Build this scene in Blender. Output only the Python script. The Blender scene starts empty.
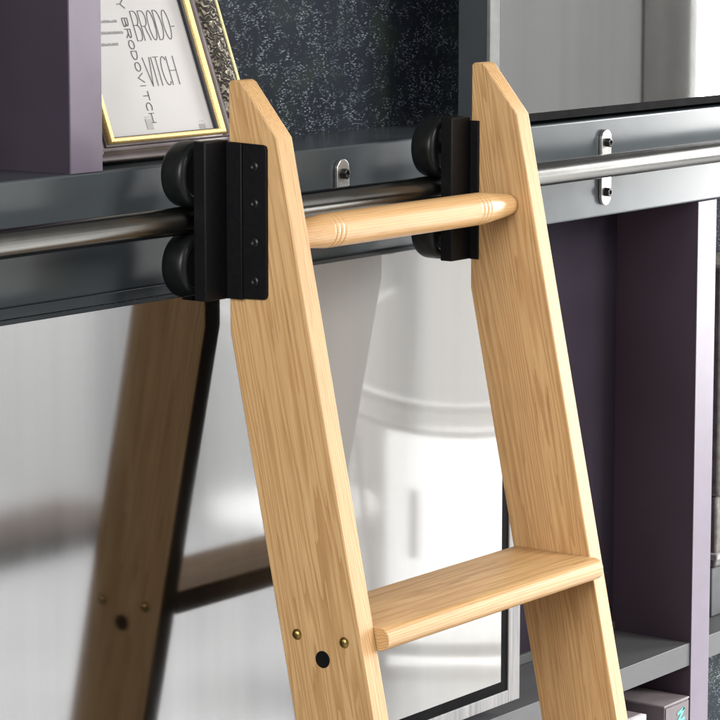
import bpy, bmesh, math, random
from mathutils import Vector, Matrix
random.seed(4)
S = bpy.context.scene
COL = S.collection
R = math.radians
PI = math.pi

# ------------------------------------------------------------------ helpers
class MB:
    """collects shapes in world metres, builds ONE mesh object under a root"""
    def __init__(s):
        s.bm = bmesh.new()
        s.mi = 0
    def box(s, x0, x1, y0, y1, z0, z1, rot=None):
        pts = [(x, y, z) for x in (x0, x1) for y in (y0, y1) for z in (z0, z1)]
        if rot:
            c = Vector(((x0+x1)/2, (y0+y1)/2, (z0+z1)/2))
            pts = [c + rot @ (Vector(p)-c) for p in pts]
        v = [s.bm.verts.new(p) for p in pts]
        for f in ((0,1,3,2),(4,6,7,5),(0,4,5,1),(2,3,7,6),(0,2,6,4),(1,5,7,3)):
            q = s.bm.faces.new([v[i] for i in f]); q.material_index = s.mi
        return s
    def prism(s, pts, a, b, axis='X'):
        """closed outline pts extruded from a to b along axis"""
        def mk(p, t):
            if axis == 'X': return (t, p[0], p[1])
            if axis == 'Y': return (p[0], t, p[1])
            return (p[0], p[1], t)
        A = [s.bm.verts.new(mk(p, a)) for p in pts]
        B = [s.bm.verts.new(mk(p, b)) for p in pts]
        n = len(pts)
        s.bm.faces.new(A); s.bm.faces.new(B[::-1])
        for i in range(n):
            j = (i+1) % n
            s.bm.faces.new((A[j], A[i], B[i], B[j]))
        return s
    def lathe(s, prof, origin, axis, n=48):
        """prof: (t along axis, radius)"""
        ax = Vector(axis).normalized()
        u = ax.orthogonal().normalized(); w = ax.cross(u)
        o = Vector(origin); rings = []
        for t, r in prof:
            if r < 1e-6:
                rings.append([s.bm.verts.new(o+ax*t)])
            else:
                rings.append([s.bm.verts.new(o+ax*t+(u*math.cos(2*PI*k/n)+w*math.sin(2*PI*k/n))*r) for k in range(n)])
        for a, b in zip(rings, rings[1:]):
            for k in range(n):
                l = (k+1) % n
                if len(a) == 1 and len(b) == 1: continue
                if len(a) == 1: f = (a[0], b[k], b[l])
                elif len(b) == 1: f = (a[k], b[0], a[l])
                else: f = (a[k], b[k], b[l], a[l])
                s.bm.faces.new(f)
        return s
    def tube(s, path, r, n=12):
        P = [Vector(p) for p in path]; rings = []
        for i, p in enumerate(P):
            t = (P[min(i+1, len(P)-1)]-P[max(i-1, 0)]).normalized()
            u = t.cross(Vector((0.3, 0.2, 1))).normalized(); w = t.cross(u)
            rr = r[i] if isinstance(r, (list, tuple)) else r
            rings.append([s.bm.verts.new(p+(u*math.cos(2*PI*k/n)+w*math.sin(2*PI*k/n))*rr) for k in range(n)])
        for a, b in zip(rings, rings[1:]):
            for k in range(n):
                l = (k+1) % n
                s.bm.faces.new((a[k], b[k], b[l], a[l]))
        s.bm.faces.new(rings[0][::-1]); s.bm.faces.new(rings[-1])
        return s
    def ribbon(s, path, w, mapf):
        """flat stroke with a little thickness; mapf maps (u, v, h) to the world"""
        for (a, b) in zip(path, path[1:]):
            a = Vector(a); b = Vector(b); d = b-a
            if d.length < 1e-7: continue
            d.normalize(); nrm = Vector((-d.y, d.x))*w/2; e = d*w*.35
            q = [a-e+nrm, a-e-nrm, b+e-nrm, b+e+nrm]
            lo = [s.bm.verts.new(mapf(p.x, p.y, .00015)) for p in q]
            hi = [s.bm.verts.new(mapf(p.x, p.y, .00045)) for p in q]
            s.bm.faces.new(hi)
            for i in range(4):
                j = (i+1) % 4
                s.bm.faces.new((lo[i], lo[j], hi[j], hi[i]))
        return s
    def build(s, name, mats, parent=None, bevel=0, seg=2, smooth=False, origin=None):
        bmesh.ops.recalc_face_normals(s.bm, faces=s.bm.faces)
        off = Vector(origin) if origin else (ORG[parent.name] if parent else Vector((0, 0, 0)))
        bmesh.ops.translate(s.bm, verts=s.bm.verts, vec=-off)
        me = bpy.data.meshes.new(name); s.bm.to_mesh(me); s.bm.free()
        for m in (mats if isinstance(mats, (list, tuple)) else [mats]): me.materials.append(m)
        o = bpy.data.objects.new(name, me); COL.objects.link(o)
        if parent:
            o.parent = parent
            o.location = off-ORG[parent.name]
            ORG[o.name] = off
        else:
            o.location = off
            ORG[o.name] = off
        if bevel:
            b = o.modifiers.new('edge', 'BEVEL'); b.width = bevel; b.segments = seg; b.limit_method = 'ANGLE'; b.angle_limit = R(35)
            b.harden_normals = False
        if smooth or bevel:
            for p in me.polygons: p.use_smooth = True
            try: me.set_sharp_from_angle(angle=R(38))
            except Exception: pass
        return o
ORG = {}
def thing(name, loc, label, cat, group=None):
    o = bpy.data.objects.new(name, None); COL.objects.link(o)
    o.location = loc; o.empty_display_size = .05
    ORG[o.name] = Vector(loc)
    o['label'] = label; o['category'] = cat
    if group: o['group'] = group
    return o
def copy_tree(o, parent=None):
    c = o.copy(); COL.objects.link(c); c.parent = parent
    for ch in [k for k in bpy.data.objects if k.parent == o]:
        copy_tree(ch, c)
    return c

# ------------------------------------------------------------------ materials
def nodes(name):
    m = bpy.data.materials.new(name); m.use_nodes = True
    nt = m.node_tree; b = nt.nodes['Principled BSDF']
    return m, nt, b
def N(nt, t, **k):
    n = nt.nodes.new(t)
    for a, v in k.items(): setattr(n, a, v)
    return n
def L(nt, a, b): nt.links.new(a, b)
def coords(nt, scale=(1,1,1), rot=(0,0,0), loc=(0,0,0)):
    tc = N(nt, 'ShaderNodeTexCoord'); mp = N(nt, 'ShaderNodeMapping')
    mp.inputs['Scale'].default_value = scale; mp.inputs['Rotation'].default_value = rot; mp.inputs['Location'].default_value = loc
    L(nt, tc.outputs['Object'], mp.inputs['Vector']); return mp.outputs['Vector']
def ramp(nt, fac, stops):
    r = N(nt, 'ShaderNodeValToRGB'); e = r.color_ramp.elements
    while len(e) < len(stops): e.new(.5)
    for i, (p, c) in enumerate(stops):
        e[i].position = p; e[i].color = (*c, 1) if len(c) == 3 else c
    L(nt, fac, r.inputs['Fac']); return r.outputs['Color']
def noise(nt, vec, scale, detail=3, rough=.5, dist=0):
    n = N(nt, 'ShaderNodeTexNoise'); n.inputs['Scale'].default_value = scale; n.inputs['Detail'].default_value = detail
    n.inputs['Roughness'].default_value = rough; n.inputs['Distortion'].default_value = dist
    L(nt, vec, n.inputs['Vector']); return n.outputs['Fac']
def bump(nt, h, b, strength, dist=.001):
    n = N(nt, 'ShaderNodeBump'); n.inputs['Strength'].default_value = strength; n.inputs['Distance'].default_value = dist
    L(nt, h, n.inputs['Height']); L(nt, n.outputs['Normal'], b.inputs['Normal']); return n
def mixc(nt, fac, a, b, mode='MIX'):
    n = N(nt, 'ShaderNodeMix', data_type='RGBA', blend_type=mode)
    for s, v in ((n.inputs['Factor'], fac), (n.inputs['A'], a), (n.inputs['B'], b)):
        if hasattr(v, 'is_linked'): L(nt, v, s)
        elif isinstance(v, (int, float)): s.default_value = v
        else: s.default_value = (*v, 1)
    return n.outputs['Result']

def wood(name, grain='Z', lean=0., light=(.60,.39,.19), mid=(.48,.285,.125), dark=(.33,.175,.075), loc=(0,0,0), rough=.38, ring=1.0):
    m, nt, b = nodes(name)
    rot = (lean, 0, 0)
    # turn the grain axis to Z first
    if grain == 'X': rot = (0, R(90), 0)
    base = coords(nt, (1,1,1), rot, loc)
    def st(v, s):
        mp = N(nt, 'ShaderNodeMapping'); mp.inputs['Scale'].default_value = s; L(nt, v, mp.inputs['Vector']); return mp.outputs['Vector']
    # cathedral growth rings: distance from a pith, wandering slowly along the grain
    v1 = st(base, (1, 1, .055))
    nz = N(nt, 'ShaderNodeTexNoise'); nz.inputs['Scale'].default_value = 26; nz.inputs['Detail'].default_value = 3
    L(nt, v1, nz.inputs['Vector'])
    va = N(nt, 'ShaderNodeVectorMath', operation='MULTIPLY_ADD')
    L(nt, nz.outputs['Color'], va.inputs[0]); va.inputs[1].default_value = (.034*ring, .034*ring, 0); L(nt, v1, va.inputs[2])
    w = N(nt, 'ShaderNodeTexWave', wave_type='RINGS', rings_direction='Z', wave_profile='SAW')
    w.inputs['Scale'].default_value = 120; w.inputs['Distortion'].default_value = 1.0; w.inputs['Detail'].default_value = 2; w.inputs['Detail Scale'].default_value = 1.5
    L(nt, va.outputs[0], w.inputs['Vector'])
    rings = w.outputs['Fac']
    c = ramp(nt, rings, [(0, tuple(.6*p+.4*q for p, q in zip(mid, dark))), (.25, mid), (.6, light), (1, tuple(.4*p+.6*q for p, q in zip(mid, light)))])
    # broad tone drift
    tone = noise(nt, st(base, (1, 1, .16)), 22, 2)
    c = mixc(nt, ramp(nt, tone, [(.35, (0,0,0)), (.7, (.4,.4,.4))]), c, mid)
    # fine fibres
    fib = noise(nt, st(base, (1, 1, .02)), 900, 2, .6)
    c = mixc(nt, ramp(nt, fib, [(.45, (0,0,0)), (.75, (.5,.5,.5))]), c, dark)
    # open oak pores: short dark dashes
    pv = st(base, (1, 1, .045))
    vo = N(nt, 'ShaderNodeTexNoise'); vo.inputs['Scale'].default_value = 520; vo.inputs['Detail'].default_value = 1; L(nt, pv, vo.inputs['Vector'])
    pm = N(nt, 'ShaderNodeMath', operation='MULTIPLY')
    L(nt, ramp(nt, vo.outputs['Fac'], [(.60, (0,0,0)), (.70, (.75,.75,.75))]), pm.inputs[0])
    L(nt, ramp(nt, rings, [(0, (1,1,1)), (.5, (.25,.25,.25)), (1, (.9,.9,.9))]), pm.inputs[1])
    c = mixc(nt, pm.outputs[0], c, dark)
    L(nt, c, b.inputs['Base Color'])
    b.inputs['Roughness'].default_value = rough
    b.inputs['Coat Weight'].default_value = .06; b.inputs['Coat Roughness'].default_value = .25; b.inputs['Specular IOR Level'].default_value = .32
    bump(nt, vo.outputs['Fac'], b, .12, .0004)
    return m

def plain(name, col, rough=.5, metal=0, spec=.5, nscale=60, namt=.12, bmp=.0, bscale=400, coat=0, coatr=.1, stretch=(1,1,1)):
    m, nt, b = nodes(name)
    v = coords(nt, stretch)
    n = noise(nt, v, nscale, 4)
    lo = tuple(c*(1-namt) for c in col); hi = tuple(min(1, c*(1+namt)) for c in col)
    L(nt, ramp(nt, n, [(.3, lo), (.7, hi)]), b.inputs['Base Color'])
    b.inputs['Metallic'].default_value = metal; b.inputs['Specular IOR Level'].default_value = spec
    rr = N(nt, 'ShaderNodeMapRange'); rr.inputs['To Min'].default_value = max(.02, rough*.78); rr.inputs['To Max'].default_value = rough*1.25
    L(nt, noise(nt, coords(nt), 17, 6, .7), rr.inputs['Value']); L(nt, rr.outputs['Result'], b.inputs['Roughness'])
    b.inputs['Coat Weight'].default_value = coat; b.inputs['Coat Roughness'].default_value = coatr
    if bmp:
        bump(nt, noise(nt, v, bscale, 3), b, bmp, .0006)
    return m

LEAN = math.atan(.2076)
M = {}
M['oak_side'] = wood('oak with cathedral grain', 'Z', LEAN, loc=(.031, .045, 0))
M['oak_tread'] = wood('oak tread', 'X', 0, loc=(0, .02, .05), ring=.7)
M['oak_rung'] = wood('turned oak', 'X', 0, light=(.57,.36,.17), mid=(.50,.30,.135), dark=(.42,.23,.10), loc=(0, .1, .3), ring=.5, rough=.32)
M['black'] = plain('black powder coat', (.005,.005,.006), .45, 0, .16, 200, .2, .12, 900)
M['black_gloss'] = plain('black nylon wheel', (.007,.008,.008), .36, 0, .26, 90, .2)
M['bolt'] = plain('blackened bolt', (.02,.02,.02), .32, .6)
M['brass'] = plain('aged brass', (.34,.24,.08), .34, 1, .5, 300, .25)
M['hole'] = plain('dark bolt hole plug', (.006,.006,.006), .8, 0, .08)
M['lacquer'] = plain('slate grey lacquer', (.050,.058,.066), .20, 0, .20, 12, .08, .05, 700, stretch=(.3,1,1))
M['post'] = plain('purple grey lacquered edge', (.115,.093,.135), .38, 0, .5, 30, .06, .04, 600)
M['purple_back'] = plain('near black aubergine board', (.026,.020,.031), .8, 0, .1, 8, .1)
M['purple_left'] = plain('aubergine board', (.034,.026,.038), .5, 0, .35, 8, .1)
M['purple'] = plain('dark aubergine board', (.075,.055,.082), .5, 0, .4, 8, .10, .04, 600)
M['shelf'] = plain('slate shelf lacquer', (.085,.086,.092), .45, 0, .2, 25, .08, .05, 600, stretch=(.2,1,1))
M['cover'] = plain('white lacquer strip', (.50,.50,.50), .5)
M['gasket'] = plain('black rubber gasket', (.006,.006,.007), .8, 0, .03)
M['steel_tube'] = plain('brushed steel tube', (.115,.113,.107), .24, 1, .5, 30, .05, .0, 900, stretch=(.3,1,1))
M['zinc'] = plain('satin nickel plate', (.78,.77,.74), .28, 1, .5, 300, .05)
M['paper'] = plain('white poster paper', (.47,.46,.475), .35, 0, .5, 8, .03, coat=.4, coatr=.1)
M['ink'] = plain('black ink', (.03,.03,.035), .6)
M['grey_ink'] = plain('grey ink', (.36,.36,.38), .6)
M['gold'] = plain('gilded rim', (.85,.62,.26), .5, .15, .5, 500, .18, .5, 700)
M['gold_bead'] = plain('gilded bead', (.90,.78,.42), .45, .2, .5, 500, .2, .5, 500)

def brushed(name, col, rough, metal, stretch):
    m, nt, b = nodes(name)
    v = coords(nt, stretch)
    n = noise(nt, v, 260, 3, .6)
    L(nt, ramp(nt, n, [(.3, tuple(c*.72 for c in col)), (.7, tuple(min(1, c*1.2) for c in col))]), b.inputs['Base Color'])
    b.inputs['Metallic'].default_value = metal; b.inputs['Roughness'].default_value = rough; b.inputs['Specular IOR Level'].default_value = .12
    bump(nt, n, b, .25, .0005)
    return m
M['upper_frame'] = plain('grey upper door frame', (.15,.155,.155), .6, 0, .12)
M['frame_metal'] = brushed('brushed aluminium', (.24,.24,.25), .6, .2, (1, 1, .04))

# dark reflective glass (left sliding door)
def glass_door(name, diff, metal, tint, rough, streak):
    m, nt, b = nodes(name)
    v = coords(nt, (1, 1, .015))
    n = noise(nt, v, 26, 3, .6)
    L(nt, ramp(nt, n, [(.35, tuple(c*(1-streak) for c in tint)), (.65, tint)]), b.inputs['Base Color'])
    b.inputs['Metallic'].default_value = metal
    rr = N(nt, 'ShaderNodeMapRange'); rr.inputs['To Min'].default_value = rough*.7; rr.inputs['To Max'].default_value = rough*1.3
    L(nt, n, rr.inputs['Value']); L(nt, rr.outputs['Result'], b.inputs['Roughness'])
    b.inputs['Specular IOR Level'].default_value = .32
    return m
M['mirror'] = glass_door('smoked mirror glass', 0, 1, (.155,.155,.158), .085, .10)
M['white_glass'] = glass_door('white back painted glass', 0, .0, (.25,.25,.252), .04, .06)
M['steel_panel'] = glass_door('satin steel panel', 0, 1, (.37,.37,.37), .022, .10)

def speckle(name):
    m, nt, b = nodes(name)
    warp = coords(nt, (1, 1, 1))
    vs = coords(nt, (.55, 1, 1.35), (0, R(24), 0))
    vo = N(nt, 'ShaderNodeTexVoronoi', feature='F1'); vo.inputs['Scale'].default_value = 400; vo.inputs['Randomness'].default_value = 1
    L(nt, vs, vo.inputs['Vector'])
    dots = ramp(nt, vo.outputs['Distance'], [(.15, (1,1,1)), (.50, (0,0,0))])
    cl = ramp(nt, noise(nt, warp, 75, 4, .65), [(.43, (0,0,0)), (.60, (1,1,1))])
    big = ramp(nt, noise(nt, warp, 11, 3, .6), [(.3, (.35,.35,.35)), (.6, (1,1,1))])
    a = N(nt, 'ShaderNodeMath', operation='MULTIPLY'); L(nt, dots, a.inputs[0]); L(nt, cl, a.inputs[1])
    a2 = N(nt, 'ShaderNodeMath', operation='MULTIPLY'); L(nt, a.outputs[0], a2.inputs[0]); L(nt, big, a2.inputs[1])
    basec = ramp(nt, noise(nt, warp, 16, 3), [(.3, (.008,.010,.020)), (.52, (.012,.017,.026)), (.7, (.022,.030,.028))])
    c = mixc(nt, a2.outputs[0], basec, (.33,.385,.46))
    L(nt, c, b.inputs['Base Color']); b.inputs['Roughness'].default_value = .75; b.inputs['Specular IOR Level'].default_value = .25
    bump(nt, a2.outputs[0], b, .7, .0015)
    return m
M['speckle'] = speckle('dark boucle wall covering')

def ornate(name):
    m, nt, b = nodes(name)
    v = coords(nt)
    nz = N(nt, 'ShaderNodeTexNoise'); nz.inputs['Scale'].default_value = 70; nz.inputs['Detail'].default_value = 2; L(nt, v, nz.inputs['Vector'])
    va = N(nt, 'ShaderNodeVectorMath', operation='MULTIPLY_ADD'); L(nt, nz.outputs['Color'], va.inputs[0]); va.inputs[1].default_value = (.02,.02,.02); L(nt, v, va.inputs[2])
    w = N(nt, 'ShaderNodeTexWave', wave_type='RINGS', rings_direction='SPHERICAL'); w.inputs['Scale'].default_value = 60; w.inputs['Distortion'].default_value = 9; w.inputs['Detail'].default_value = 2; w.inputs['Detail Scale'].default_value = 2.2
    L(nt, va.outputs[0], w.inputs['Vector'])
    L(nt, ramp(nt, w.outputs['Fac'], [(.1, (.035,.030,.028)), (.6, (.12,.105,.09)), (1, (.27,.25,.21))]), b.inputs['Base Color'])
    b.inputs['Roughness'].default_value = .38; b.inputs['Metallic'].default_value = .45
    bump(nt, w.outputs['Fac'], b, .9, .002)
    return m
M['ornate'] = ornate('carved bronze band')
M['groove'] = plain('dark grooved band', (.11,.09,.095), .32, .4, .5, 40, .2)

M['carton_dark'] = plain('dark grey carton', (.085,.07,.08), .5, 0, .4, 40, .08)
M['carton_front'] = plain('grey carton front', (.13,.11,.125), .5, 0, .3, 40, .08)
M['carton_top'] = plain('mauve grey lid card', (.20,.17,.185), .5, 0, .4, 40, .08)
M['carton_white'] = plain('white carton', (.75,.73,.75), .5)
M['teal'] = plain('teal print', (.10,.62,.48), .5)
M['box_grey'] = plain('taupe grey fabric', (.15,.14,.135), .9, 0, .2, 90, .3, .5, 500)
M['box_rim'] = plain('pale grey lid fabric', (.30,.29,.30), .8, 0, .2, 90, .2)
M['slate_box'] = plain('slate card', (.045,.05,.055), .7)
M['room_wall_dim'] = plain('room wall with painted shade', (.11,.11,.109), .8, 0, .2, 1.5, .05)  # dim stretches of the room wall, shade put into the colour
M['room_wall'] = plain('white room wall paint', (.42,.42,.415), .8, 0, .2, 1.5, .04)
M['room_floor'] = plain('grey floor', (.40,.40,.40), .6, 0, .3, 3, .06)
M['pillar'] = plain('grey pillar plaster', (.24,.24,.24), .8)
M['column'] = plain('grey window frame paint', (.03,.029,.027), .7)
M['chair'] = plain('white painted wood', (.90,.90,.89), .3)
M['door_paint'] = plain('white gloss cupboard', (.92,.92,.90), .35)
M['grey_handle'] = plain('grey handle', (.28,.28,.28), .4)
M['walnut'] = wood('dark walnut', 'X', 0, light=(.23,.165,.125), mid=(.18,.125,.09), dark=(.09,.06,.04), rough=.4)
M['dark_edge'] = plain('near black table edge', (.02,.02,.025), .5)

# ------------------------------------------------------------------ setting
FL = -1.41
w = MB().box(-1.6, 1.9, .125, .20, FL, 1.3).build('wall', M['speckle']); w['kind'] = 'structure'
f = MB().box(-3.2, 4.3, -6.5, .125, FL-.05, FL).build('floor', M['room_floor']); f['kind'] = 'structure'
# far side of the room, seen only as a reflection in the glossy doors
f = MB().box(4.2, 4.3, -6.5, -2.20, FL, -.36).build('room_wall', M['room_wall']); f['kind'] = 'structure'
f = MB().box(4.2, 4.3, -6.5, -2.20, -.3595, 1.3).box(4.2, 4.3, -2.1999, -.5, FL, -.77).build('upper_wall', M['room_wall_dim']); f['kind'] = 'structure'

# ------------------------------------------------------------------ bookcase
bk = thing('bookcase', (0, .06, FL), 'slate grey and aubergine bookcase with glossy grey and white doors behind the ladder', 'bookcase')
DY = -.018      # face of the lower doors
X_L, X_R = -1.0, 1.25
# header beam with soft bevelled edges
MB().box(X_L, X_R, 0, .124, 0, .11).build('header_beam', M['lacquer'], bk, .0022, 3)
# uprights above the header
MB().box(-.4293, -.387, 0, .0018, .1101, .9).build('upright_edge', M['post'], bk, .0004)
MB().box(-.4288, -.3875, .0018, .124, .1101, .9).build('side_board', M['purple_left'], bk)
MB().box(.6737, .7167, 0, .0018, -1.33, -.0005).build('upright_edge', M['post'], bk, .0004)
MB().box(.6742, .7162, .0018, .124, -1.33, -.0005).build('side_board', M['purple'], bk)
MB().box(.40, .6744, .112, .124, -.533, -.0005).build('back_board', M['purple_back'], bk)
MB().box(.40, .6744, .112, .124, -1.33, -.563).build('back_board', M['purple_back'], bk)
MB().box(X_L, X_R, .002, .124, -.562, -.534).build('shelf', M['shelf'], bk, .0005)
MB().box(.27, .672, .110-.004, .1118, -.5338, -.522).build('shelf_upstand', M['shelf'], bk, .0008)
MB().box(.2, X_R, .0, .124, -.828, -.80).build('shelf', M['shelf'], bk, .0015)
MB().box(X_L, X_R, .01, .124, FL, -1.3305).build('plinth', M['lacquer'], bk, .001)
MB().box(X_L, -.9755, .0, .124, -1.33, -.0005).build('side_board', M['purple'], bk)
MB().box(X_R-.0245, X_R, .0, .124, -1.33, -.0005).build('side_board', M['purple'], bk)
MB().box(X_L, -.975, 0, .124, .1101, .9).build('side_board', M['purple'], bk)
MB().box(X_R-.025, X_R, 0, .124, .1101, .9).build('side_board', M['purple'], bk)
MB().box(X_L, X_R, 0, .124, .9002, .925).build('top_board', M['lacquer'], bk, .002)

def rect_frame(x0, x1, z0, z1, w, y0, y1, wt=None):
    mb = MB(); wt = w if wt is None else wt
    mb.box(x0, x0+w, y0, y1, z0, z1); mb.box(x1-w, x1, y0, y1, z0, z1)
    mb.box(x0+w, x1-w, y0, y1, z0, z0+w)
    if wt: mb.box(x0+w, x1-w, y0, y1, z1-wt, z1)
    return mb
def door(x0, x1, z0, z1, y0, y1, fw, gw, glass, left=True, right=True, bottom=True, pane=None):
    """framed door: frame (only on the sides asked for), black gasket, glass"""
    d = MB()
    d.box(x0+.001, x1-.001, y1-.004, y1, z0+.001, z1-.001)
    d = d.build('door', M['frame_metal'], bk)
    fr = MB(); gk = MB()
    a, b_, c, e = x0, x1, z0, z1
    if left: fr.box(x0, x0+fw, y0, y1-.0042, z0, z1); a += fw
    if right: fr.box(x1-fw, x1, y0, y1-.0042, z0, z1); b_ -= fw
    if bottom: fr.box(a, b_, y0, y1-.0042, z0, z0+fw*.62); c += fw*.62
    if left or right or bottom: fr.build('frame', M['frame_metal'], d, .0008)
    g = [a, b_, c, e]
    if left: gk.box(a, a+gw, y0+.0015, y1-.0042, c, e); g[0] += gw
    if right: gk.box(b_-gw, b_, y0+.0015, y1-.0042, c, e); g[1] -= gw
    if bottom: gk.box(g[0], g[1], y0+.0015, y1-.0042, c, c+gw*.85); g[2] += gw*.85
    if left or right or bottom: gk.build('gasket', M['gasket'], d)
    if pane: g[3] = pane
    MB().box(g[0], g[1], y0+.0004, y1-.0042, g[2], g[3]).build('pane', glass, d, .0002, 1)
    return d
# lower left mirror door, lower white glass door, upper right steel door
door(-.96, -.1830, -1.325, -.0095, -.0661, -.0598, .022, .013, M['mirror'], left=False, right=False, pane=-.0010)   # rides on the outer track
MB().box(-.965, -.1835, -.0597, -.0003, -.0140, -.0100).box(-.965, -.1835, .0018, .0040, -.0099, -.0003).build('track_cover', M['lacquer'], bk, .0005)
door(-.1865, .2700, -.5125, -.0008, DY, .0120, .0225, .0140, M['white_glass'], left=False)
# upper door stands 4 cm deep, its slate side shows on the left
d = MB().box(.2308, 1.20, .0045, .040, .1148, .89).build('door', M['lacquer'], bk)
MB().box(.2305, .2495, 0, .0043, .1146, .89).box(.2495, 1.20, 0, .0043, .87, .89).build('frame', M['upper_frame'], d, .0006)
MB().box(.2496, 1.20, .001, .0043, .1146, .1232).build('gasket', M['gasket'], d)
MB().box(.2500, 1.199, .0004, .0043, .1234, .8698).build('pane', M['steel_panel'], d)

# ------------------------------------------------------------------ rail
RY, RZ, RR = -.050, .0645, .0128
rail = thing('ladder_rail', (0, 0, RZ), 'round brushed steel ladder rail bolted along the slate header beam', 'rail')
pr = [(0, .0), (0, RR-.001), (.001, RR)] + [(t*.1, RR) for t in range(1, 19)] + [(1.9, RR), (1.9, 0)]
MB().lathe(pr, (-.9, RY, RZ), (1, 0, 0), 64).build('tube', M['steel_tube'], rail, smooth=True)
def bracket(x):
    pts = []
    hw, z0, z1 = .0098, .0130, .0975
    for k in range(13):
        a = PI*k/12; pts.append((x+hw*math.cos(a), z1-hw+hw*math.sin(a)))
    for k in range(13):
        a = PI+PI*k/12; pts.append((x+hw*math.cos(a), z0+hw+hw*math.sin(a)))
    b = MB().prism(pts, -.0045, -.0002, 'Y').build('mounting_bracket', M['zinc'], rail, .0006)
    MB().lathe([(0, .0075), (.026, .0075), (.030, .011), (.036, .011)], (x, -.0046, RZ-.004), (0, -1, 0), 32).build('standoff', M['black'], b, .001)
    for z in (.083, .0275):
        MB().lathe([(0, .0056), (.0042, .0056), (.0052, .0045), (.0052, .0028), (.0035, .0026), (.0035, 0)], (x, -.0047, z), (0, -1, 0), 6).build('bolt', M['bolt'], b, .0004)
for x in (-.700, -.0335, .4595, .93): bracket(x)

# ------------------------------------------------------------------ ladder
T = .2076
def yf(z): return -.1345-T*(.1405-z)      # front edge line of a side rail
def yb(z): return -.0800-T*(-.035-z)
lad = thing('library_ladder', (-.104, -.40, FL), 'pale oak library ladder with turned top rung hooked on the black rail rollers', 'ladder')
def side(x0, x1, mat):
    pts = [(-.0803, .1878), (-.0830, .1900), (-.0905, .1905), (-.0945, .1885), (-.1345, .1405), (yf(FL), FL), (yb(FL), FL), (-.0803, -.035)]
    return MB().prism(pts, x0, x1, 'X').build('side_rail', mat, lad, .0010, 2)
XL0, XL1, XR0, XR1 = -.3074, -.2850, .0788, .1000
m_r = wood('oak right side rail', 'Z', LEAN, loc=(-.052, .068, .4), ring=1.1)
sl = side(XL0, XL1, M['oak_side']); sr = side(XR0, XR1, m_r)
# brass screws and the dark bolt on each side rail's outer face
for k, (z, o, xo, sd) in enumerate([(-.294, sl, XL0, -1)] + [(-.294-.344*j, sl, XL0, -1) for j in (1, 2)]):
    for y, zz in ((yf(z)+.0690, z-.0125), (yf(z)+.0160, z-.0125)):
        MB().lathe([(-.001, 0), (-.001, .0051), (.0006, .0051), (.0022, .0040), (.0030, .0022), (.0032, 0)], (xo, y, zz), (sd, 0, 0), 20).build('brass_screw', M['brass'], o, smooth=True)
    MB().lathe([(-.001, 0), (-.001, .0078), (.0006, .0078), (.0010, .0070), (.0003, .0058), (.0003, 0)], (xo, yf(z)+.0400, z-.0315), (sd, 0, 0), 28).build('bolt_plug', M['hole'], o, smooth=True)
# turned top rung
ry, rz = -.1270, .0510
prof = []
Lr = XR0-XL1
def rr_(t):
    e = min(t, Lr-t)
    r = .0160
    if e < .056: r = .0098+(.0160-.0098)*(e/.056)**.8
    return r
t = 0
while t <= Lr+1e-6:
    e = min(t, Lr-t); r = rr_(t)
    for g in (.056, .0625, .069):
        if abs(e-g) < .0016: r -= .0007*(1-abs(e-g)/.0016)
    prof.append((t, r)); t += .0008
prof = [(-.0, 0)]+prof+[(prof[-1][0], 0)]
MB().lathe(prof, (XL1, ry, rz), (1, 0, 0), 40).build('top_rung', M['oak_rung'], lad, smooth=True)
# treads with a rounded nose
def tread(z):
    yb_, yn = yf(z)+.0890, yf(z)-.0165
    th = .0215; r = .0100
    pts = [(yb_, z-.001), (yb_-.001, z)]
    for k in range(9):
        a = PI/2+PI/2*k/8; pts.append((yn+r+r*math.cos(a)*1.0, z-r+r*math.sin(a)))
    for k in range(1, 9):
        a = PI+PI/2*k/8; pts.append((yn+r+r*math.cos(a), z-th+r+r*math.sin(a)))
    pts += [(yb_-.001, z-th), (yb_, z-th+.001)]
    return MB().prism(pts, XL1+.0002, XR0-.0002, 'X').build('tread', M['oak_tread'], lad, .0014, 2)
for k in range(4): tread(-.294-.344*k if k < 3 else -1.32)

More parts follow.
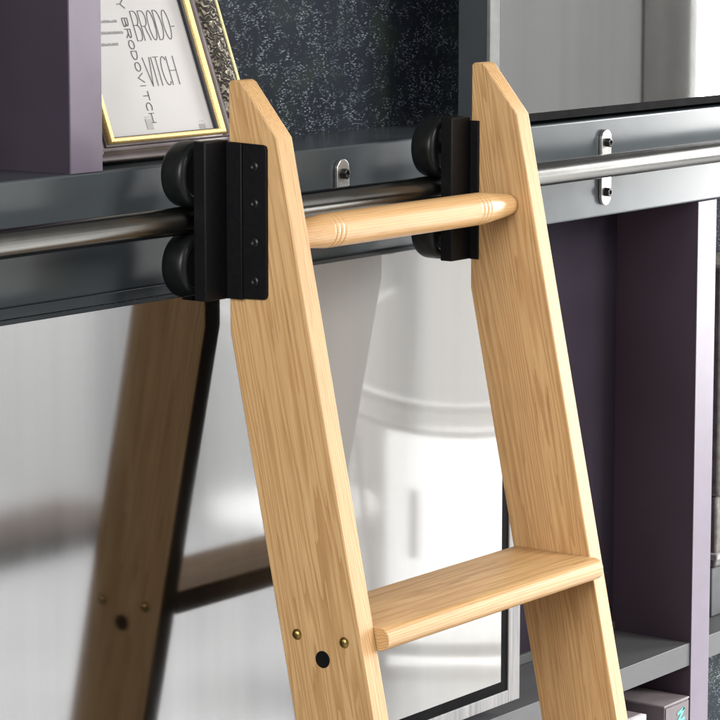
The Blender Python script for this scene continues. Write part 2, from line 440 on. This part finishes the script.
# roller carriages
def wheel(x, z, par):
    prof = [(0, 0), (0, .006), (.0015, .0075), (.0015, .0215), (.0003, .0230), (.0005, .0268), (.0018, .0288), (.0040, .0299), (.0075, .0303), (.0130, .0304),
            (.0190, .0303), (.0225, .0299), (.0247, .0288), (.0260, .0268), (.0262, .0230), (.025, .0215), (.025, .006), (.025, 0)]
    MB().lathe(prof, (x, RY-.0132, z), (0, 1, 0), 56).build('wheel', M['black_gloss'], par, smooth=True)
def carriage(xs, flange):
    x = xs-.0165
    c = MB().box(xs-.0335, xs-.0004, -.0800, -.0660, -.0065, .1365).build('roller_carriage', M['black'], lad, .0012, 3)
    # top and bottom axle arms reaching back to the wheels
    # plate screwed flat to the side rail, with a raised fold along its back edge
    if flange > .02:
        pts = [(-.0804, -.0060), (-.0804, .1355), (-.0804-flange+.004, .1340), (-.0804-flange+.001, .1330), (-.0804-flange, .1300), (-.0804-flange, .0005), (-.0804-flange+.001, -.0030), (-.0804-flange+.004, -.0045)]
        MB().prism(pts, xs-.0030, xs-.0003, 'X').build('fixing_plate', M['black'], c, .0006)
        MB().box(xs-.0052, xs-.0031, -.0985, -.0806, -.0060, .1350).build('folded_rib', M['black'], c, .0009)
        for z in (.1145, .0815, .0465, .0115):
            MB().lathe([(-.0003, 0), (-.0003, .0046), (.0006, .0044), (.0013, .0028), (.0008, .0015), (.0002, 0)], (xs-.0030, -.0804-flange+.0135, z), (-1, 0, 0), 20).build('plate_screw', M['bolt'], c, smooth=True)
    else:
        MB().box(xs-.0028, xs-.0003, -.0804-flange, -.0804, -.0065, .1325).build('fixing_plate', M['black'], c, .0006)
    wheel(x, RZ+RR+.0282, c); wheel(x, RZ-RR-.0282, c)
    for z in (RZ+RR+.0282, RZ-RR-.0282):
        MB().lathe([(0, 0), (0, .0045), (.045, .0045), (.046, .0035), (.046, 0)], (x, -.0665, z), (0, 1, 0), 20).build('axle', M['bolt'], c, smooth=True)
carriage(XL0, .0445)
carriage(XR0, .0100)

# ------------------------------------------------------------------ framed poster
SL = .365
pf = thing('picture_frame', (-.246, .035, .1105), 'framed white type poster in a gilded and carved bronze frame leaning on the header', 'picture frame')
nrm = Vector((0, -1, SL)).normalized()        # towards the viewer, square to the leaning plane
def PM(u, z, h): return Vector((u, .0365+SL*(z-.11), z)) + nrm*h
ix0, ix1, iz0, iz1 = -.3205, -.1705, .1340, .318
def ring_strip(mb, stations, wl, wr, wb, wt, two=False):
    """stations: (fraction of moulding width, height); four mitred sides"""
    loops = []
    for fr, h in stations:
        loops.append([mb.bm.verts.new(PM(u, z, h)) for u, z in ((ix0-wl*fr, iz0-wb*fr), (ix1+wr*fr, iz0-wb*fr), (ix1+wr*fr, iz1+wt*fr), (ix0-wl*fr, iz1+wt*fr))])
    for a, b in zip(loops, loops[1:]):
        for k in range(4):
            l = (k+1) % 4
            fc = mb.bm.faces.new((a[k], a[l], b[l], b[k])); fc.material_index = 1 if (k == 0 and two) else 0
    return mb
WL, WR, WB, WT = .040, .043, .0235, .030
def strip(name, st, mat):
    ring_strip(MB_ := MB(), st, WL, WR, WB, WT, isinstance(mat, list))
    return MB_.build(name, mat, pf, smooth=True)
strip('rabbet', [(-.0, -.0035), (.0, .0005), (.05, .0012)], M['ink'])  # black rabbet strip paints in the shadow line inside the rim
strip('gilded_rim', [(.05, .0010), (.06, .0032), (.10, .0042), (.20, .0042), (.24, .0025), (.25, -.001)], M['gold'])
strip('grooved_band', [(.25, -.001), (.29, -.0015), (.32, .0012), (.35, .0014), (.38, -.0008), (.44, -.0012), (.47, .0005), (.50, .0005)], M['groove'])
CB = strip('carved_band', [(.50, .0005), (.56, .0035), (.66, .0056), (.78, .0080), (.88, .0094), (.93, .0094)], [M['ornate'], M['groove']])
strip('gilded_bead', [(.93, .0090), (.94, .0106), (.965, .0112), (.99, .0106), (1.0, .0085), (1.0, .004)], [M['gold_bead'], M['groove']])
mb = MB()
q0 = [PM(u, z, -.001) for u, z in ((ix0-WL, iz0-WB), (ix1+WR, iz0-WB), (ix1+WR, iz1+WT), (ix0-WL, iz1+WT))]
q1 = [PM(u, z, .006) for u, z in ((ix0-WL, iz0-WB), (ix1+WR, iz0-WB), (ix1+WR, iz1+WT), (ix0-WL, iz1+WT))]
qb = [p - nrm*.010 for p in q0]
V = [[mb.bm.verts.new(p) for p in q] for q in (q1, qb)]
for k in range(4):
    l = (k+1) % 4
    mb.bm.faces.new((V[0][k], V[0][l], V[1][l], V[1][k]))
mb.bm.faces.new(V[1])
mb.build('backing', M['groove'], pf)
mb = MB(); mb.bm.faces.new([mb.bm.verts.new(PM(u, z, -.003)) for u, z in ((ix0-.001, iz0-.001), (ix1+.001, iz0-.001), (ix1+.001, iz1+.001), (ix0-.001, iz1+.001))])
poster = mb.build('poster', M['paper'], pf)
def arc(cx, cy, rx, ry, a0, a1, n=14): return [(cx+rx*math.cos(R(a0+(a1-a0)*k/n)), cy+ry*math.sin(R(a0+(a1-a0)*k/n))) for k in range(n+1)]
G = {
 'B': [[(0,0),(0,1),(.45,1)] + arc(.45,.76,.42,.24,90,-90) + [(0,.52)], [(.4,.52)] + arc(.48,.26,.47,.26,90,-90) + [(0,0)]],
 'R': [[(0,0),(0,1),(.5,1)] + arc(.5,.74,.45,.26,90,-90) + [(0,.48)], [(.5,.48),(.95,0)]],
 'O': [arc(.5,.5,.48,.5,0,360,24)],
 'D': [[(0,0),(0,1),(.3,1)] + arc(.3,.5,.62,.5,90,-90,18) + [(0,0)]],
 'V': [[(0,1),(.5,0),(1,1)]],
 'I': [[(.5,0),(.5,1)]],
 'T': [[(0,1),(1,1)],[(.5,1),(.5,0)]],
 'C': [arc(.55,.5,.5,.5,50,310,20)],
 'H': [[(0,0),(0,1)],[(1,0),(1,1)],[(0,.5),(1,.5)]],
 '-': [[(0,.5),(1,.5)]],
 'Y': [[(0,1),(.5,.5),(1,1)],[(.5,.5),(.5,0)]],
 'N': [[(0,0),(0,1),(1,0),(1,1)]],
}
let = MB(); small = MB()
mp = lambda u, v, h: PM(u, v, h-.003)
def word(txt, u0, z0, w, h, gap, lw, widths=None, dbl=False):
    u = u0
    for ch in txt:
        ww = (widths or {}).get(ch, 1)*w
        for st in G[ch]:
            let.ribbon([(u+p[0]*ww, z0+p[1]*h) for p in st], lw, mp)
            if dbl:     # outlined letter: a hair-thin second contour
                let.ribbon([(u+.0016+p[0]*(ww-.0022), z0+.0012+p[1]*(h-.0024)) for p in st], lw*.55, mp)
        u += ww+gap
word('BRODO', -.2445, .2195, .0094, .0275, .0014, .00055)
word('-', -.1900, .2170, .0036, .0290, 0, .0007)
word('VITCH', -.2455, .1775, .0098, .0265, .0008, .00055, {'I': .35, 'T': .8})
def vword(txt, uc, ztop, gw, gl, pitch, lw):       # glyphs turned a quarter turn clockwise, reading downwards
    z = ztop
    for ch in txt:
        ll = gl*(.3 if ch == 'I' else 1)
        for st in G[ch]:
            let.ribbon([(uc-gw/2+p[1]*gw, z-p[0]*ll) for p in st], lw, mp)
        z -= pitch*(.62 if ch == 'I' else 1)
vword('BRODOVITCH', -.2550, .2410, .0074, .0084, .0102, .00062)
vword('Y', -.2550, .2580, .0100, .0080, .01, .0006)
let.build('lettering', M['ink'], poster)
# the small unreadable print: rows of tiny strokes
for z, x0, x1 in ((.2375, -.305, -.266), (.2270, -.307, -.262), (.2165, -.306, -.271)):
    x = x0
    while x < x1:
        wd = random.uniform(.0012, .0034)
        if x+wd > x1: break
        y = z
        xx = x
        while xx < x+wd:
            hgt = random.choice((.0015, .0022, .0016, .0024))
            small.ribbon([(xx, y), (xx, y+hgt)], .0004, mp)
            if random.random() < .5: small.ribbon([(xx, y+.0014), (xx+.0007, y+.0014)], .0004, mp)
            xx += .00075
        x += wd+.0011
small.build('small_print', M['grey_ink'], poster); small = MB()
small.ribbon([(-.2650, .1500), (-.2560, .1505)], .0009, mp)
for k in range(12): small.ribbon([(-.2655+.00075*k, .1390), (-.2655+.00075*k, .1482)], .00062, mp)
small.build('printed_block', M['grey_ink'], poster); small = MB()
for k in range(9): small.ribbon([(-.1905+.0010*k, .1355), (-.1905+.0010*k, .1395)], .0006, mp)
small.ribbon([(-.1895, .1420), (-.1830, .1425)], .0005, mp)
small.build('printed_block', M['grey_ink'], poster)

# ------------------------------------------------------------------ things on the shelves
ZS = -.7999
cb = thing('carton', (.643, .05, ZS), 'dark grey carton with a teal letter on its front beside the upright', 'box')
MB().box(.6140, .6715, .0012, .100, ZS, -.6020).build('carton_body', M['carton_dark'], cb, .0006)
MB().box(.6132, .6722, .0005, .1006, -.6019, -.5995).build('lid', M['carton_top'], cb, .0005)
MB().box(.6165, .6700, .0000, .0011, ZS+.004, -.6035).build('front_label', M['carton_front'], cb)
mb = MB()
pts = [(.6395, -.6320), (.6530, -.6240), (.6395, -.6130), (.6530, -.6075)]
mb.ribbon([(.6440, -.6155), (.6580, -.6110), (.6440, -.6255), (.6590, -.6235)], .0034, lambda u, v, h: Vector((u, 0-h*1.6, v)))
mb.build('teal_letter', M['teal'], cb)
wb = thing('carton', (.548, .02, ZS), 'small white carton with a printed square outline beside the dark carton', 'box')
MB().box(.525, .5720, .0006, .045, ZS, -.6000).build('carton_body', M['carton_white'], wb, .0006)
MB().box(.5290, .5680, .0060, .040, -.5999, -.5988).build('lid_opening', M['carton_top'], wb)
mb = MB()
mb.ribbon([(.5520, -.6300), (.5520, -.6080), (.5660, -.6080), (.5660, -.6300), (.5520, -.6300)], .0012, lambda u, v, h: Vector((u, .0006-h*1.2, v)))
mb.build('printed_square', M['ink'], wb)
sb = thing('storage_box', (.95, .06, -.5338), 'slate box standing on the shelf right of the upright', 'box')
MB().box(.80, 1.18, .045, .110, -.5338, -.470).build('box_body', M['slate_box'], sb, .002)
gb = thing('storage_box', (.95, .06, -.4698), 'taupe fabric box with lid on top of the slate box', 'box')
MB().box(.80, 1.18, .040, .110, -.4696, -.380).build('box_body', M['box_grey'], gb, .003)
MB().box(.797, 1.183, .036, .111, -.4600, -.4510).build('trim_band', M['box_rim'], gb, .002)
MB().box(.797, 1.183, .036, .112, -.3790, -.090).build('lid', M['box_grey'], gb, .004)

# ------------------------------------------------------------------ reflected room furniture
def chair(cx, cy, label, turn=0, bars=8):
    """spindle back chair with a bowed top rail; back towards the doors"""
    a = math.atan2(-.6, .8)+R(turn)           # the way the chair faces
    fx, fy = math.cos(a), math.sin(a)
    sx, sy = -fy, fx
    base = (cx+fx*.2, cy+fy*.2, FL)
    t = thing('spindle_chair', base, label, 'chair', 'white spindle chairs mirrored in the doors')
    P = lambda a, b, z: (cx+sx*a+fx*b, cy+sy*a+fy*b, z)
    HR = FL+.885
    n = 24; top = []
    for k in range(n+1):
        s = -1+2*k/n
        top.append(P(.25*s, .10*s*s*abs(s)**.3, HR+.055*abs(s)**2.2))
    MB().tube(top, .0105, 12).build('top_rail', M['chair'], t, smooth=True)
    low = [(p[0], p[1], p[2]-.045) for p in top[3:-3]]
    MB().tube(low, .006, 10).build('lower_rail', M['chair'], t, smooth=True)
    for k in range(bars):
        s = -.8+1.6*k/(bars-1)
        a = P(.25*s, .10*abs(s)**2.3, HR-.042+.055*abs(s)**2.2); b = P(.19*s, .07+.02*s*s, FL+.455)
        MB().tube([a, b], .0055, 8).build('spindle', M['chair'], t, smooth=True)
    pts = []
    for k in range(28):
        a = 2*PI*k/28; u = math.copysign(abs(math.cos(a))**.7, math.cos(a))*.22; v = math.copysign(abs(math.sin(a))**.7, math.sin(a))*.21
        q = P(u, .25+v, 0); pts.append((q[0], q[1]))
    MB().prism(pts, FL+.43, FL+.458, 'Z').build('seat', M['chair'], t, .006)
    for sa, sb_ in ((-1, .1), (1, .1), (-1, .4), (1, .4)):
        MB().tube([P(.15*sa, sb_, FL+.43), P(.21*sa, sb_+(.07 if sb_ > .2 else -.07), FL)], [.016, .011], 10).build('leg', M['chair'], t, smooth=True)
    return t
chair(2.535, -2.12, 'white spindle chair reflected high between the ladder side rails, the farther of the two')
chair(1.872, -1.181, 'white open backed chair with its curved rail reflected beside the right side rail', 0, 2)

tb = thing('side_table', (.60, -1.48, FL), 'dark walnut side table reflected across the mirrored door', 'table')
MB().box(.05, 1.15, -1.575, -1.390, -.611, -.600).build('tabletop', M['walnut'], tb, .0015)
MB().box(.055, 1.145, -1.57, -1.392, -.638, -.6115).build('apron', M['dark_edge'], tb, .001)
MB().box(.43, .50, -1.52, -1.45, FL+.03, -.6385).build('leg', M['dark_edge'], tb, .004)
MB().box(.25, .68, -1.57, -1.39, FL, FL+.0295).build('foot', M['dark_edge'], tb, .004)

wd = thing('cupboard_door', (3.115, -2.09, FL), 'white cupboard door with grey handle and added glowing front, reflected in the white glass', 'door')
rot = Matrix.Rotation(R(-36), 3, 'Z')
def rbox(mb, u0, u1, d0, d1, z0, z1, c=(3.115, -2.09)):
    # u along the reflected picture's horizontal, d away from the viewer
    sx, sy, fx, fy = .6, .8, .8, -.6
    vs = []
    for u in (u0, u1):
        for d_ in (d0, d1):
            for z in (z0, z1):
                vs.append(mb.bm.verts.new((c[0]+sx*u+fx*d_, c[1]+sy*u+fy*d_, z)))
    for f in ((0,1,3,2),(4,6,7,5),(0,4,5,1),(2,3,7,6),(0,2,6,4),(1,5,7,3)): mb.bm.faces.new([vs[i] for i in f])
    return mb
mm, nt_, bb = nodes('glowing cupboard front'); bb.inputs['Base Color'].default_value = (.9,.9,.9,1); bb.inputs['Emission Color'].default_value = (1,1,.985,1); bb.inputs['Emission Strength'].default_value = 8.5  # cupboard front given an added glow to brighten its reflection
M['glow_front'] = mm
h = rbox(MB(), -.135, .30, .012, .05, FL, -.830).build('door_leaf', M['door_paint'], wd, .003)
rbox(MB(), -.130, .295, .009, .0118, FL+.03, -.835).build('pane', M['glow_front'], h)  # added glowing sheet on the cupboard door, not a window pane
rbox(MB(), -.080, -.060, -.035, .008, -1.12, -.965).build('handle', M['grey_handle'], h, .003)
pl = MB().box(4.10, 4.1995, -4.11, -3.89, FL, 1.2).build('pillar', M['pillar']); pl['kind'] = 'structure'

wn = thing('window_frame', (4.2, -1.3, -.76), 'grey painted frame of the bright window reflected at the far right', 'window')
MB().box(4.17, 4.26, -2.175, -2.04, -1.2999, 1.3).box(4.17, 4.1999, -.64, -.54, -.7599, 1.3).build('jamb', M['column'], wn, .003)

# ------------------------------------------------------------------ lights
def area(name, loc, target, sx, sy, power, col=(1,1,1), spread=180):
    l = bpy.data.lights.new(name, 'AREA'); l.shape = 'RECTANGLE'; l.size = sx; l.size_y = sy; l.energy = power; l.color = col
    l.spread = R(spread)
    o = bpy.data.objects.new(name, l); COL.objects.link(o); o.location = loc
    o.rotation_euler = (Vector(target)-Vector(loc)).to_track_quat('-Z', 'Y').to_euler()
    return o
# daylight window of the room (behind the jambs), seen in the doors and along the rail
area('window_daylight', (4.22, -1.34, 0.35), (0, -1.34, 0.35), 1.40, 2.2, 280, (1, 1, .985))
# added light, no lamp there, brightens the reflected far wall
area('wall_fill_light', (2.3, -4.7, 1.4), (4.2, -4.3, -.9), 1.6, 1.6, 1060, (1, .995, .98))
# unseen light added above the chairs to brighten their reflected rails
area('chair_fill_light', (2.15, -1.75, 1.1), (2.15, -1.75, -1), .5, .5, 80, (1, 1, .98), 75)
# soft key in front and above, slightly right; fill from the camera's left
area('key_softbox', (.9, -3.0, 1.7), (-.05, -.1, -.1), 1.3, 1.3, 100, (1, .962, .86))
area('fill_softbox', (-2.9, -.9, .9), (-.1, -.1, -.1), 1.4, 1.4, 80, (1, .98, .95))

W = bpy.data.worlds.new('World'); S.world = W; W.use_nodes = True
bg = W.node_tree.nodes['Background']; bg.inputs['Color'].default_value = (1, .99, .98, 1); bg.inputs['Strength'].default_value = .32

# ------------------------------------------------------------------ camera
cam = bpy.data.cameras.new('camera'); co = bpy.data.objects.new('camera', cam); COL.objects.link(co)
cam.sensor_width = 36; cam.lens = 150; cam.clip_start = .05; cam.clip_end = 100
co.location = (-2.4022, -1.7673, .3421)
co.rotation_euler = (R(90-8.568), 0, R(36.342-90))
S.camera = co
S.view_settings.view_transform = 'Standard'; S.view_settings.look = 'None'; S.view_settings.gamma = 1; S.view_settings.exposure = 0
try: S.cycles.caustics_reflective = False
except Exception: pass
